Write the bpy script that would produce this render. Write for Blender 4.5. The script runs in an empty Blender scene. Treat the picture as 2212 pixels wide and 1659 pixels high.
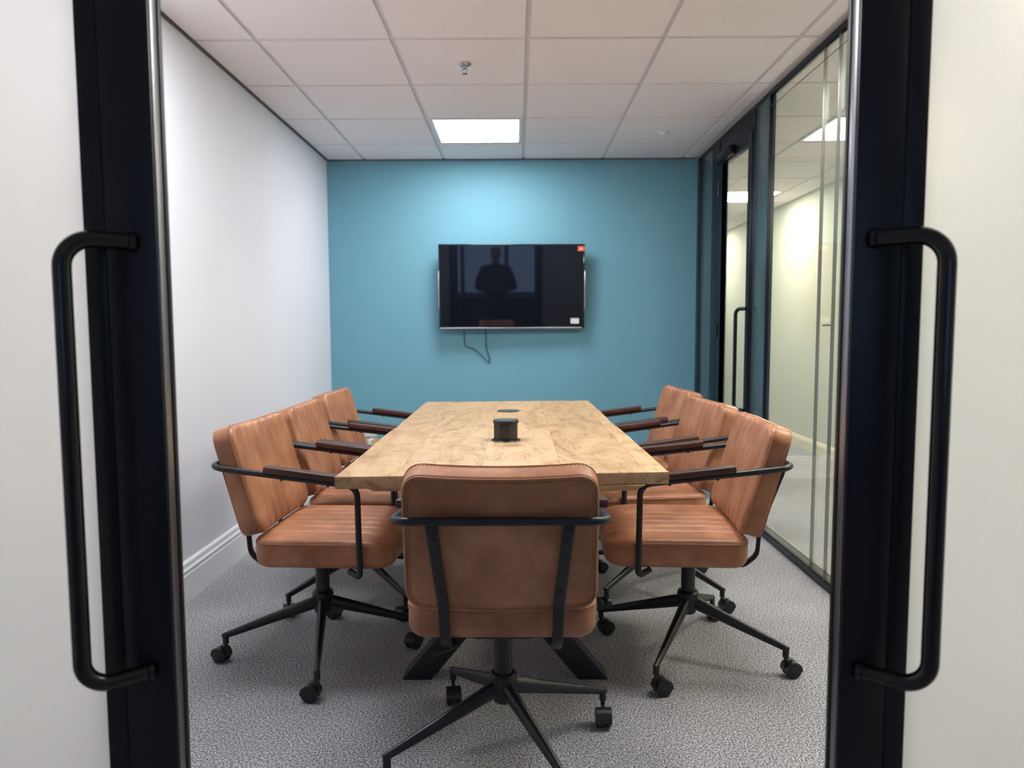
import bpy, bmesh, math, random
from mathutils import Vector, Matrix, Euler
random.seed(7)
S = bpy.context.scene
COL = S.collection
PI = math.pi
R = math.radians

# ------------------------------------------------------------------ camera
RIGHT = Vector((0.99996947, 0.006820282, -0.00381356))
FWD = Vector((-0.007095307, 0.996968454, -0.077482637))
UP = Vector((0.003273546, 0.07750733, 0.996986408))
cam = bpy.data.cameras.new('camera')
cam.sensor_width = 36.0
cam.lens = 1548.27 / 2212 * 36
cam.clip_start = 0.02
cam.dof.use_dof = True
cam.dof.focus_distance = 2.15
cam.dof.aperture_fstop = 3.6
co = bpy.data.objects.new('camera', cam)
COL.objects.link(co)
m = Matrix((RIGHT, UP, -FWD)).transposed().to_4x4()
m.translation = Vector((0, 0, 1.172))
co.matrix_world = m
S.camera = co

# ------------------------------------------------------------------ colour management, world
S.view_settings.view_transform = 'Standard'
S.view_settings.look = 'None'
S.view_settings.gamma = 1
S.view_settings.use_curve_mapping = False
S.view_settings.exposure = 1.6
try:
    S.cycles.max_bounces = 10
    S.cycles.diffuse_bounces = 5
    S.cycles.transparent_max_bounces = 16
    S.cycles.use_denoising = True
    S.cycles.sample_clamp_indirect = 6
    S.cycles.blur_glossy = 0.5
except Exception:
    pass
W = bpy.data.worlds.new('sky')
S.world = W
W.use_nodes = True
bg = W.node_tree.nodes['Background']
bg.inputs[0].default_value = (0.26, 0.38, 0.66, 1)
bg.inputs[1].default_value = 0.8
PANEL_ROOM = ((0.94, 0.955, 1.0), 10.3)
PANEL_CORR = ((1.0, 0.90, 0.74), 14.0)

# ------------------------------------------------------------------ room constants
XL, XR, YB, ZC = -1.438, 1.374, 5.531, 2.446
XC = 2.79            # far corridor wall
YF, YE = -4.0, 12.0  # lobby front, corridor end
GX0, GY0 = -1.148, 3.269   # ceiling grid origin

# ------------------------------------------------------------------ materials
def mat(name, base=(0.5, 0.5, 0.5), rough=0.5, metal=0.0, spec=0.5, coat=0.0):
    M = bpy.data.materials.new(name)
    M.use_nodes = True
    b = M.node_tree.nodes['Principled BSDF']
    b.inputs['Base Color'].default_value = (*base, 1)
    b.inputs['Roughness'].default_value = rough
    b.inputs['Metallic'].default_value = metal
    b.inputs['Specular IOR Level'].default_value = spec
    b.inputs['Coat Weight'].default_value = coat
    return M

def N(M, t, **kw):
    n = M.node_tree.nodes.new(t)
    for k, v in kw.items():
        setattr(n, k, v)
    return n

def L(M, a, b):
    M.node_tree.links.new(a, b)

def coords(M, scale=(1, 1, 1), rnd=False):
    tc = N(M, 'ShaderNodeTexCoord')
    mp = N(M, 'ShaderNodeMapping')
    mp.inputs['Scale'].default_value = scale
    L(M, tc.outputs['Object'], mp.inputs['Vector'])
    if rnd:
        oi = N(M, 'ShaderNodeObjectInfo')
        ml = N(M, 'ShaderNodeMath', operation='MULTIPLY')
        ml.inputs[1].default_value = 17.0
        L(M, oi.outputs['Random'], ml.inputs[0])
        L(M, ml.outputs[0], mp.inputs['Location'])
    return mp.outputs[0]

def noise(M, vec, scale, detail=3, rough=0.55, dist=0.0):
    n = N(M, 'ShaderNodeTexNoise')
    n.inputs['Scale'].default_value = scale
    n.inputs['Detail'].default_value = detail
    n.inputs['Roughness'].default_value = rough
    n.inputs['Distortion'].default_value = dist
    L(M, vec, n.inputs['Vector'])
    return n.outputs['Fac']

def ramp(M, fac, stops):
    r = N(M, 'ShaderNodeValToRGB')
    e = r.color_ramp.elements
    e[0].position, e[0].color = stops[0][0], (*stops[0][1], 1)
    e[1].position, e[1].color = stops[-1][0], (*stops[-1][1], 1)
    for p, c in stops[1:-1]:
        x = e.new(p)
        x.color = (*c, 1)
    L(M, fac, r.inputs[0])
    return r.outputs[0]

def mixc(M, a, b, fac, mode='MIX'):
    x = N(M, 'ShaderNodeMix', data_type='RGBA', blend_type=mode)
    if isinstance(fac, float):
        x.inputs[0].default_value = fac
    else:
        L(M, fac, x.inputs[0])
    L(M, a, x.inputs[6])
    L(M, b, x.inputs[7])
    return x.outputs[2]

def bump(M, h, strength, dist=0.001, normal=None):
    b = N(M, 'ShaderNodeBump')
    b.inputs['Strength'].default_value = strength
    b.inputs['Distance'].default_value = dist
    L(M, h, b.inputs['Height'])
    if normal is not None:
        L(M, normal, b.inputs['Normal'])
    return b.outputs[0]

def P(M):
    return M.node_tree.nodes['Principled BSDF']

# leather
def leather():
    M = mat('brown_leather', rough=0.4, spec=0.5)
    v = coords(M, rnd=True)
    big = noise(M, v, 9, 5, 0.6)
    c = ramp(M, big, [(0.30, (0.31, 0.122, 0.058)), (0.5, (0.42, 0.178, 0.085)), (0.72, (0.56, 0.26, 0.135))])
    L(M, c, P(M).inputs['Base Color'])
    fine = noise(M, v, 420, 3, 0.6)
    wr = noise(M, v, 38, 4, 0.6, 0.6)
    n1 = bump(M, wr, 0.28, 0.0012)
    L(M, bump(M, fine, 0.22, 0.0004, n1), P(M).inputs['Normal'])
    rr = N(M, 'ShaderNodeMapRange')
    rr.inputs['To Min'].default_value = 0.32
    rr.inputs['To Max'].default_value = 0.48
    L(M, wr, rr.inputs['Value'])
    L(M, rr.outputs[0], P(M).inputs['Roughness'])
    return M

def oak():
    M = mat('rough_sawn_oak', rough=0.48, spec=0.35)
    tc = N(M, 'ShaderNodeTexCoord')
    sep = N(M, 'ShaderNodeSeparateXYZ')
    L(M, tc.outputs['Object'], sep.inputs[0])
    # board index across the width
    dv = N(M, 'ShaderNodeMath', operation='DIVIDE')
    dv.inputs[1].default_value = 0.243
    ad = N(M, 'ShaderNodeMath', operation='ADD')
    ad.inputs[1].default_value = 0.11
    L(M, sep.outputs[0], ad.inputs[0])
    L(M, ad.outputs[0], dv.inputs[0])
    fl = N(M, 'ShaderNodeMath', operation='FLOOR')
    L(M, dv.outputs[0], fl.inputs[0])
    wn = N(M, 'ShaderNodeTexWhiteNoise', noise_dimensions='1D')
    L(M, fl.outputs[0], wn.inputs['W'])
    # grain coordinates, shifted per board
    cmb = N(M, 'ShaderNodeVectorMath', operation='ADD')
    off = N(M, 'ShaderNodeVectorMath', operation='SCALE')
    off.inputs[3].default_value = 5.0
    L(M, wn.outputs['Color'], off.inputs[0])
    L(M, tc.outputs['Object'], cmb.inputs[0])
    L(M, off.outputs[0], cmb.inputs[1])
    mp = N(M, 'ShaderNodeMapping')
    mp.inputs['Scale'].default_value = (1.0, 0.30, 1.0)
    L(M, cmb.outputs[0], mp.inputs['Vector'])
    wv = N(M, 'ShaderNodeTexNoise')
    wv.inputs['Scale'].default_value = 7
    wv.inputs['Detail'].default_value = 7
    wv.inputs['Roughness'].default_value = 0.62
    wv.inputs['Distortion'].default_value = 2.6
    L(M, mp.outputs[0], wv.inputs['Vector'])
    mp2 = N(M, 'ShaderNodeMapping')
    mp2.inputs['Scale'].default_value = (1.0, 0.16, 1.0)
    L(M, cmb.outputs[0], mp2.inputs['Vector'])
    fine = noise(M, mp2.outputs[0], 130, 4, 0.6, 0.8)
    mp3 = N(M, 'ShaderNodeMapping')
    mp3.inputs['Scale'].default_value = (0.45, 1.6, 1.0)
    L(M, cmb.outputs[0], mp3.inputs['Vector'])
    saw = noise(M, mp3.outputs[0], 22, 5, 0.62, 1.8)
    base = ramp(M, wv.outputs['Fac'], [(0.30, (0.40, 0.235, 0.115)), (0.43, (0.55, 0.355, 0.185)), (0.55, (0.64, 0.44, 0.245)), (0.75, (0.70, 0.50, 0.30))])
    dark = ramp(M, saw, [(0.30, (0.42, 0.33, 0.28)), (0.40, (0.92, 0.89, 0.86)), (0.5, (1, 1, 1))])
    c1 = mixc(M, base, dark, 0.85, 'MULTIPLY')
    fd = ramp(M, fine, [(0.30, (0.55, 0.45, 0.38)), (0.44, (1, 1, 1)), (1, (1.0, 1.0, 1.0))])
    c2 = mixc(M, c1, fd, 0.85, 'MULTIPLY')
    tone = ramp(M, wn.outputs['Value'], [(0, (0.90, 0.88, 0.86)), (1, (1.04, 1.03, 1.02))])
    c3 = mixc(M, c2, tone, 1.0, 'MULTIPLY')
    # joint lines
    fr = N(M, 'ShaderNodeMath', operation='FRACT')
    L(M, dv.outputs[0], fr.inputs[0])
    jr = ramp(M, fr.outputs[0], [(0, (0.45, 0.36, 0.3)), (0.012, (1, 1, 1)), (1, (1, 1, 1))])
    c4 = mixc(M, c3, jr, 0.7, 'MULTIPLY')
    L(M, c4, P(M).inputs['Base Color'])
    n1 = bump(M, saw, 0.35, 0.002)
    L(M, bump(M, fine, 0.3, 0.001, n1), P(M).inputs['Normal'])
    return M

def walnut():
    M = mat('dark_walnut', rough=0.38)
    v = coords(M, (1, 0.10, 1))
    f = noise(M, v, 150, 4, 0.6, 1.2)
    L(M, ramp(M, f, [(0.3, (0.035, 0.014, 0.010)), (0.7, (0.105, 0.042, 0.030))]), P(M).inputs['Base Color'])
    return M

def carpet():
    M = mat('loop_pile_carpet', rough=0.95, spec=0.1)
    v = coords(M)
    f = noise(M, v, 185, 2, 0.75)
    g = noise(M, coords(M, (1, 1, 1)), 2.2, 2)
    c = ramp(M, f, [(0.33, (0.065, 0.064, 0.072)), (0.46, (0.26, 0.256, 0.272)), (0.54, (0.49, 0.482, 0.50)), (0.66, (0.86, 0.85, 0.87))])
    t = ramp(M, g, [(0.3, (0.88, 0.88, 0.9)), (0.7, (1.06, 1.05, 1.04))])
    L(M, mixc(M, c, t, 1.0, 'MULTIPLY'), P(M).inputs['Base Color'])
    L(M, bump(M, f, 0.9, 0.006), P(M).inputs['Normal'])
    return M

def paint(name, c, rough=0.75, k=0.012):
    M = mat(name, rough=rough, spec=0.25)
    v = coords(M)
    f = noise(M, v, 1.7, 3)
    L(M, ramp(M, f, [(0.3, tuple(x * (1 - k) for x in c)), (0.7, tuple(min(1, x * (1 + k)) for x in c))]), P(M).inputs['Base Color'])
    L(M, bump(M, noise(M, v, 260, 2), 0.08, 0.0006), P(M).inputs['Normal'])
    return M

def tile_mat():
    M = mat('mineral_ceiling_tile', rough=0.9, spec=0.1)
    v = coords(M)
    f = noise(M, v, 240, 3, 0.7)
    L(M, ramp(M, f, [(0.3, (0.87, 0.81, 0.815)), (0.6, (0.93, 0.87, 0.875))]), P(M).inputs['Base Color'])
    return M

def black_powder(name='black_powder_coat', base=(0.013, 0.014, 0.018), rough=0.36):
    M = mat(name, base, rough, spec=0.5)
    v = coords(M)
    L(M, bump(M, noise(M, v, 900, 2), 0.05, 0.0003), P(M).inputs['Normal'])
    r = N(M, 'ShaderNodeMapRange')
    r.inputs['To Min'].default_value = rough - 0.05
    r.inputs['To Max'].default_value = rough + 0.08
    L(M, noise(M, v, 9, 3), r.inputs['Value'])
    L(M, r.outputs[0], P(M).inputs['Roughness'])
    return M

def clear_glass():
    M = bpy.data.materials.new('clear_glass')
    M.use_nodes = True
    nt = M.node_tree
    nt.nodes.clear()
    out = nt.nodes.new('ShaderNodeOutputMaterial')
    mx = nt.nodes.new('ShaderNodeMixShader')
    tr = nt.nodes.new('ShaderNodeBsdfTransparent')
    tr.inputs[0].default_value = (0.955, 0.985, 0.965, 1)
    gl = nt.nodes.new('ShaderNodeBsdfGlossy')
    gl.inputs['Roughness'].default_value = 0.0
    fr = nt.nodes.new('ShaderNodeFresnel')
    geo = nt.nodes.new('ShaderNodeNewGeometry')
    mr = nt.nodes.new('ShaderNodeMapRange')
    mr.inputs['To Min'].default_value = 1.5
    mr.inputs['To Max'].default_value = 1 / 1.5
    nt.links.new(geo.outputs['Backfacing'], mr.inputs['Value'])
    nt.links.new(mr.outputs[0], fr.inputs['IOR'])
    nt.links.new(fr.outputs[0], mx.inputs[0])
    nt.links.new(tr.outputs[0], mx.inputs[1])
    nt.links.new(gl.outputs[0], mx.inputs[2])
    nt.links.new(mx.outputs[0], out.inputs[0])
    return M

def frosted():
    M = bpy.data.materials.new('frosted_glass')
    M.use_nodes = True
    nt = M.node_tree
    nt.nodes.clear()
    out = nt.nodes.new('ShaderNodeOutputMaterial')
    a = nt.nodes.new('ShaderNodeMixShader')
    b = nt.nodes.new('ShaderNodeMixShader')
    tl = nt.nodes.new('ShaderNodeBsdfTranslucent')
    tl.inputs[0].default_value = (0.86, 0.85, 0.83, 1)
    rf = nt.nodes.new('ShaderNodeBsdfRefraction')
    rf.inputs['Color'].default_value = (0.90, 0.89, 0.87, 1)
    rf.inputs['Roughness'].default_value = 0.55
    rf.inputs['IOR'].default_value = 1.25
    df = nt.nodes.new('ShaderNodeBsdfDiffuse')
    df.inputs[0].default_value = (0.8, 0.8, 0.8, 1)
    a.inputs[0].default_value = 0.45
    nt.links.new(tl.outputs[0], a.inputs[1])
    nt.links.new(rf.outputs[0], a.inputs[2])
    b.inputs[0].default_value = 0.06
    nt.links.new(a.outputs[0], b.inputs[1])
    nt.links.new(df.outputs[0], b.inputs[2])
    nt.links.new(b.outputs[0], out.inputs[0])
    return M

def emit(name, col, s):
    M = bpy.data.materials.new(name)
    M.use_nodes = True
    b = M.node_tree.nodes['Principled BSDF']
    b.inputs['Base Color'].default_value = (0.9, 0.9, 0.9, 1)
    b.inputs['Emission Color'].default_value = (*col, 1)
    b.inputs['Emission Strength'].default_value = s
    return M

LEA, OAK, WAL, CAR = leather(), oak(), walnut(), carpet()
TILE = tile_mat()
BAR = mat('ceiling_grid_grey', (0.72, 0.71, 0.73), 0.6)
WLEFT = paint('white_wall_paint', (0.79, 0.795, 0.85))
DARKW = paint('dark_grey_wall_paint', (0.10, 0.10, 0.12))
TEAL = paint('teal_wall_paint', (0.175, 0.395, 0.485), 0.6)
CREAM = paint('cream_wall_paint', (0.62, 0.63, 0.57))
SKIRT = mat('white_satin_paint', (0.93, 0.925, 0.94), 0.30)
CSKIRT = mat('cream_satin_paint', (0.82, 0.76, 0.62), 0.4)
BLK = black_powder()
TUBE = black_powder('black_satin_tube', (0.012, 0.013, 0.017), 0.34)
PULL = black_powder('black_gloss_handle', (0.006, 0.006, 0.008), 0.22)
DFR = black_powder('black_door_frame', (0.004, 0.005, 0.010), 0.34)
DFR.node_tree.nodes['Principled BSDF'].inputs['Specular IOR Level'].default_value = 0.35
LEGM = black_powder('black_table_steel', (0.016, 0.019, 0.022), 0.45)
PLA = mat('black_plastic', (0.016, 0.016, 0.018), 0.35)
TYRE = mat('black_caster_tyre', (0.012, 0.012, 0.013), 0.55)
GLS, FRO = clear_glass(), frosted()
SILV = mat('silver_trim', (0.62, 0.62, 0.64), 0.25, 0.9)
SCR = mat('glossy_black_screen', (0.006, 0.007, 0.012), 0.03, spec=0.55)
BEZ = mat('gloss_black_bezel', (0.012, 0.012, 0.016), 0.12)
THREAD = mat('tan_thread', (0.42, 0.22, 0.12), 0.7)
PANELG = mat('dark_teal_grey_panel', (0.10, 0.15, 0.165), 0.22, 0.3)
SEAMM = mat('glass_joint_strip', (0.30, 0.30, 0.27), 0.2, 0.6)
LINE = mat('grey_seal_line', (0.10, 0.10, 0.09), 0.5)
CHROME = mat('chrome', (0.55, 0.55, 0.56), 0.2, 1.0)
WHITEP = mat('white_plastic', (0.8, 0.8, 0.8), 0.4)
ORANGE = mat('orange_sticker', (0.75, 0.13, 0.04), 0.5)
PEACH = mat('pale_sticker_print', (0.85, 0.55, 0.45), 0.5)
CARD = mat('tan_cardboard', (0.52, 0.37, 0.20), 0.8)
SHADOW = mat('grey_shadow_line', (0.17, 0.17, 0.19), 0.8)
SOCK = mat('socket_face_black', (0.022, 0.020, 0.020), 0.45)
GREYM = mat('grey_lid', (0.10, 0.115, 0.12), 0.3)
COAT = paint('dark_coat_fabric', (0.012, 0.013, 0.018), 0.9)
SKIN = mat('skin', (0.45, 0.25, 0.18), 0.5)
TROU = paint('dark_trouser_fabric', (0.012, 0.013, 0.017), 0.9)
HAIRM = mat('dark_hair', (0.02, 0.013, 0.01), 0.6)
LROOM = emit('room_light_diffuser', *PANEL_ROOM)
LCORR = emit('corridor_light_diffuser', *PANEL_CORR)
LLOB = emit('lobby_light_diffuser', (1.0, 0.94, 0.88), 0.5)

# ------------------------------------------------------------------ mesh helpers
class G:
    """collects geometry for ONE mesh object"""
    def __init__(s):
        s.bm = bmesh.new()

    def merge(s, other, M=None):
        me = bpy.data.meshes.new('t')
        other.to_mesh(me)
        other.free()
        if M is not None:
            me.transform(M)
        s.bm.from_mesh(me)
        bpy.data.meshes.remove(me)

    def box(s, x0, x1, y0, y1, z0, z1, bev=0.0, seg=2, M=None):
        b = bmesh.new()
        bmesh.ops.create_cube(b, size=1)
        for v in b.verts:
            v.co = Vector((x0 + (v.co.x + .5) * (x1 - x0), y0 + (v.co.y + .5) * (y1 - y0), z0 + (v.co.z + .5) * (z1 - z0)))
        if bev:
            bmesh.ops.bevel(b, geom=b.edges[:], offset=bev, segments=seg, affect='EDGES', profile=0.5)
        s.merge(b, M)
        return s

    def prism(s, pts, h0, h1, axis='z', bev=0.0, M=None):
        """polygon pts (a, b) extruded along axis"""
        b = bmesh.new()
        def mk(a, c, h):
            return {'z': (a, c, h), 'y': (a, h, c), 'x': (h, a, c)}[axis]
        lo = [b.verts.new(mk(a, c, h0)) for a, c in pts]
        hi = [b.verts.new(mk(a, c, h1)) for a, c in pts]
        b.faces.new(lo)
        b.faces.new(hi)
        n = len(pts)
        for i in range(n):
            b.faces.new((lo[i], lo[(i + 1) % n], hi[(i + 1) % n], hi[i]))
        bmesh.ops.recalc_face_normals(b, faces=b.faces[:])
        if bev:
            bmesh.ops.bevel(b, geom=b.edges[:], offset=bev, segments=2, affect='EDGES', profile=0.5)
        s.merge(b, M)
        return s

    def lathe(s, prof, seg=28, M=None, flat=False):
        """prof list of (r, z) about z"""
        b = bmesh.new()
        rings = []
        for r, z in prof:
            if r < 1e-6:
                rings.append([b.verts.new((0, 0, z))])
            else:
                rings.append([b.verts.new((r * math.cos(2 * PI * i / seg), r * math.sin(2 * PI * i / seg), z)) for i in range(seg)])
        for A, B in zip(rings, rings[1:]):
            for i in range(seg):
                j = (i + 1) % seg
                if len(A) == 1 and len(B) == 1:
                    continue
                if len(A) == 1:
                    b.faces.new((A[0], B[i], B[j]))
                elif len(B) == 1:
                    b.faces.new((A[i], A[j], B[0]))
                else:
                    b.faces.new((A[i], A[j], B[j], B[i]))
        bmesh.ops.recalc_face_normals(b, faces=b.faces[:])
        s.merge(b, M)
        return s

    def tube(s, pts, r, seg=12, closed=False, caps=True, sx=1.0, sy=1.0, ref=None):
        """r: number or list per point; sx, sy squash the section (first frame axis follows ref)"""
        pts = [Vector(p) for p in pts]
        n = len(pts)
        rs = r if isinstance(r, (list, tuple)) else [r] * n
        T = []
        for i in range(n):
            if closed:
                t = pts[(i + 1) % n] - pts[i - 1]
            else:
                t = pts[min(i + 1, n - 1)] - pts[max(i - 1, 0)]
            T.append(t.normalized())
        u = Vector(ref) if ref is not None else (Vector((0, 0, 1)) if abs(T[0].z) < .9 else Vector((1, 0, 0)))
        u = (u - T[0] * u.dot(T[0])).normalized()
        b = bmesh.new()
        rings = []
        for i in range(n):
            u = (u - T[i] * u.dot(T[i])).normalized()
            w = T[i].cross(u)
            rings.append([b.verts.new(pts[i] + (u * math.cos(2 * PI * k / seg) * sx + w * math.sin(2 * PI * k / seg) * sy) * rs[i]) for k in range(seg)])
        pairs = list(zip(rings, rings[1:]))
        if closed:
            pairs.append((rings[-1], rings[0]))
        for A, B in pairs:
            for k in range(seg):
                j = (k + 1) % seg
                b.faces.new((A[k], A[j], B[j], B[k]))
        if caps and not closed:
            b.faces.new(rings[0][::-1])
            b.faces.new(rings[-1])
        bmesh.ops.recalc_face_normals(b, faces=b.faces[:])
        s.merge(b)
        return s

    def bar(s, pts, w, t, ref, bev=0.0):
        """rectangular section bar along pts; w along ref, t across"""
        pts = [Vector(p) for p in pts]
        n = len(pts)
        b = bmesh.new()
        rings = []
        for i in range(n):
            tt = (pts[min(i + 1, n - 1)] - pts[max(i - 1, 0)]).normalized()
            u = Vector(ref)
            u = (u - tt * u.dot(tt)).normalized()
            v = tt.cross(u)
            c = min(w, t) * 0.22
            sec = [(-w / 2 + c, -t / 2), (w / 2 - c, -t / 2), (w / 2, -t / 2 + c), (w / 2, t / 2 - c), (w / 2 - c, t / 2), (-w / 2 + c, t / 2), (-w / 2, t / 2 - c), (-w / 2, -t / 2 + c)]
            rings.append([b.verts.new(pts[i] + u * a + v * d) for a, d in sec])
        for A, B in zip(rings, rings[1:]):
            for k in range(8):
                j = (k + 1) % 8
                b.faces.new((A[k], A[j], B[j], B[k]))
        b.faces.new(rings[0][::-1])
        b.faces.new(rings[-1])
        bmesh.ops.recalc_face_normals(b, faces=b.faces[:])
        s.merge(b)
        return s

    def obj(s, name, material, parent=None, loc=None, smooth=35, kind=None, label=None, M=None):
        me = bpy.data.meshes.new(name)
        bmesh.ops.remove_doubles(s.bm, verts=s.bm.verts[:], dist=1e-6)
        s.bm.to_mesh(me)
        s.bm.free()
        if M is not None:
            me.transform(M)
        me.materials.append(material)
        if smooth:
            for p in me.polygons:
                p.use_smooth = True
            me.set_sharp_from_angle(angle=R(smooth))
        o = bpy.data.objects.new(name, me)
        COL.objects.link(o)
        if parent:
            o.parent = parent
        if loc:
            o.location = loc
        if kind:
            o['kind'] = kind
        if label:
            o['label'] = label
        return o

def fillet(pts, rad, n=8):
    pts = [Vector(p) for p in pts]
    out = [pts[0]]
    for i in range(1, len(pts) - 1):
        p0, p, p1 = pts[i - 1], pts[i], pts[i + 1]
        r = rad[i - 1] if isinstance(rad, (list, tuple)) else rad
        a = (p0 - p).normalized()
        b = (p1 - p).normalized()
        ang = a.angle(b)
        if r <= 0 or ang > PI - 1e-3:
            out.append(p)
            continue
        d = r / math.tan(ang / 2)
        s, e = p + a * d, p + b * d
        c = p + (a + b).normalized() * (r / math.sin(ang / 2))
        vs, ve = s - c, e - c
        tot = vs.angle(ve)
        ax = vs.cross(ve).normalized()
        for k in range(n + 1):
            out.append(c + Matrix.Rotation(tot * k / n, 3, ax) @ vs)
    out.append(pts[-1])
    return out

def empty(name, label, cat, loc=(0, 0, 0), rz=0.0, group=None):
    o = bpy.data.objects.new(name, None)
    COL.objects.link(o)
    o.location = loc
    o.rotation_euler = (0, 0, rz)
    o.empty_display_size = 0.1
    o['label'] = label
    o['category'] = cat
    if group:
        o['group'] = group
    return o

def tag(o, label, cat, group=None):
    o['label'] = label
    o['category'] = cat
    if group:
        o['group'] = group
    return o

def struct(name):
    o = bpy.data.objects.new(name, None)
    COL.objects.link(o)
    o.empty_display_size = 0.1
    o['kind'] = 'structure'
    return o

def copy_tree(o, parent=None):
    c = o.copy()
    COL.objects.link(c)
    c.parent = parent
    for ch in list(o.children):
        copy_tree(ch, c)
    return c

# ================================================================== setting
G().box(XL - .1, XC + .1, YF, YE, -0.05, 0).obj('floor', CAR, kind='structure', smooth=0)
G().box(XL - .12, XL, YF, YB + .1, 0, 2.52).obj('wall_left', WLEFT, kind='structure', smooth=0)
G().box(XL, XR + .03, YB, YB + .1, 0, 2.52).obj('wall_back', TEAL, kind='structure', smooth=0)
G().box(XR - .03, XR + .03, YB + .1, YE, 0, 2.52).obj('wall_corridor', CREAM, kind='structure', smooth=0)
G().box(XC, XC + .1, YF, YE, 0, 2.52).obj('wall_right', CREAM, kind='structure', smooth=0)
G().box(XR, XC + .1, YE, YE + .1, 0, 2.52).obj('wall_far', CREAM, kind='structure', smooth=0)
# lobby window wall behind the camera
g = G()
g.box(XL - .1, XC + .1, YF - .15, YF, 0, 0.80)
g.box(XL - .1, XC + .1, YF - .15, YF, 2.25, 2.52)
g.obj('wall_front', DARKW, kind='structure', smooth=0)
w = struct('window_1')
g = G()
for x in (XL + .03, -0.55, 0.35, 1.25, 2.1, XC - .03):
    g.box(x - .04, x + .04, YF - .12, YF - .04, 0.80, 2.25, .003)
g.box(XL, XC, YF - .12, YF - .04, 0.80, 0.85, .003).box(XL, XC, YF - .12, YF - .04, 2.2, 2.25, .003)
g.obj('window_frame', DFR, w)
G().box(XL, XC, YF - .15, YF + .12, 0.77, 0.80, .004).obj('window_sill', SKIRT, w)
G().box(XL + .05, XC - .05, YF - .085, YF - .075, .85, 2.2).obj('pane', GLS, w, smooth=0)

# skirting boards (moulded profile, depth outward, height)
PROF = [(0, 0), (.018, 0), (.018, .118), (.0155, .122), (.0155, .131), (.018, .135), (.018, .140), (.012, .146), (.0105, .156), (.0125, .162), (.010, .170), (.004, .175), (0, .175)]
g = G()
g.prism([(XL + d, z) for d, z in PROF], YF, YB, axis='y')
g.obj('baseboard_left', SKIRT, kind='structure', smooth=25)
g = G()
g.prism([(YB - d, z) for d, z in PROF], XL + .02, XR - .03, axis='x')
g.obj('baseboard_back', SKIRT, kind='structure', smooth=25)
g = G()
g.prism([(XC - d, z * .62) for d, z in PROF], YF, YE, axis='y')
g.obj('baseboard_right', CSKIRT, kind='structure', smooth=25)

# ceiling : lay-in grid
CELLS_LIGHT = []
def grid_lines(a0, a1, o, step=0.6):
    k0 = math.ceil((a0 - o) / step - 1e-6)
    L_ = [a0]
    k = k0
    while o + k * step < a1 - 1e-3:
        if o + k * step > a0 + 1e-3:
            L_.append(o + k * step)
        k += 1
    L_.append(a1)
    return L_

def ceiling(x0, x1, y0, y1, ox, skip):
    t = bmesh.new()
    g = G()
    xs, ys = grid_lines(x0, x1, ox), grid_lines(y0, y1, GY0)
    hw = 0.012
    for i in range(len(xs) - 1):
        for j in range(len(ys) - 1):
            cx, cy = (xs[i] + xs[i + 1]) / 2, (ys[j] + ys[j + 1]) / 2
            if any(abs(cx - a) < .1 and abs(cy - b) < .1 for a, b in skip):
                continue
            ax, bx = xs[i] + (hw if i else 0.02), xs[i + 1] - (hw if i < len(xs) - 2 else 0.02)
            ay, by = ys[j] + (hw if j else 0.02), ys[j + 1] - (hw if j < len(ys) - 2 else 0.02)
            if bx - ax < .02 or by - ay < .02:
                continue
            g.box(ax, bx, ay, by, ZC, ZC + .02)
    return g

room_skip = [(-.248, 4.769), (-.848, 2.369), (.952, 2.369), (-.248, -1.231)]
corr_skip = [(2.23, 4.769), (2.23, 7.169), (2.23, 2.369), (2.23, -0.031), (2.23, 9.569)]
ce = struct('ceiling')
g = ceiling(XL, XR - .02, YF, YB, GX0, room_skip)
g.obj('ceiling_tiles', TILE, ce, smooth=0)
g = ceiling(XR + .02, XC, YF, YE, 1.93, corr_skip)
g.obj('ceiling_tiles', TILE, ce, smooth=0)
G().box(XL - .1, XC + .1, YF - .1, YE + .1, ZC + .009, ZC + .06).obj('ceiling_grid', BAR, ce, smooth=0)
# grey strips that paint in the shadow line where walls meet the ceiling
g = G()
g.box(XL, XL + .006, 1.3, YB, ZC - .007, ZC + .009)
g.obj('shadow_line_1', SHADOW, kind='structure', smooth=0)
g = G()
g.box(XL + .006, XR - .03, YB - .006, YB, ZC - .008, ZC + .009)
g.obj('shadow_line_2', SHADOW, kind='structure', smooth=0)

def light(cx, cy, label, m_, group='square ceiling light panels'):
    t = empty('ceiling_light', label, 'ceiling light', (cx, cy, ZC), group=group)
    f = G()
    a, b = .288, .262
    f.box(-a, a, -a, -b, -.001, .0088, .001).box(-a, a, b, a, -.001, .0088, .001).box(-a, -b, -b, b, -.001, .0088, .001).box(b, a, -b, b, -.001, .0088, .001)
    f.obj('light_frame', WHITEP, t)
    G().box(-b, b, -b, b, .001, .0088).obj('diffuser', m_, t, smooth=0)
    return t
light(-.248, 4.769, 'lit square ceiling light panel nearest the teal wall, above the screen', LROOM)
light(-.848, 2.369, 'lit square ceiling light panel above the nearest left chair', LROOM)
light(.952, 2.369, 'lit square ceiling light panel above the nearest right chair', LROOM)
light(-.248, -1.231, 'dim square ceiling light panel added for fill in the lobby outside the glass doors', LLOB)  # unseen lamp, added as fill light from the lobby
light(2.23, 4.769, 'lit square corridor ceiling panel seen through the large glass pane, larger and nearer one', LCORR)
light(2.23, 7.169, 'lit square corridor ceiling panel seen low through the glass of the far door', LCORR)
light(2.23, 2.369, 'lit square corridor ceiling panel beside the near end of the glass wall', LCORR)
light(2.23, -.031, 'dim square corridor ceiling panel beside the lobby', LLOB)
light(2.23, 9.569, 'lit square corridor ceiling panel at the far end of the corridor', LCORR)

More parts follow.
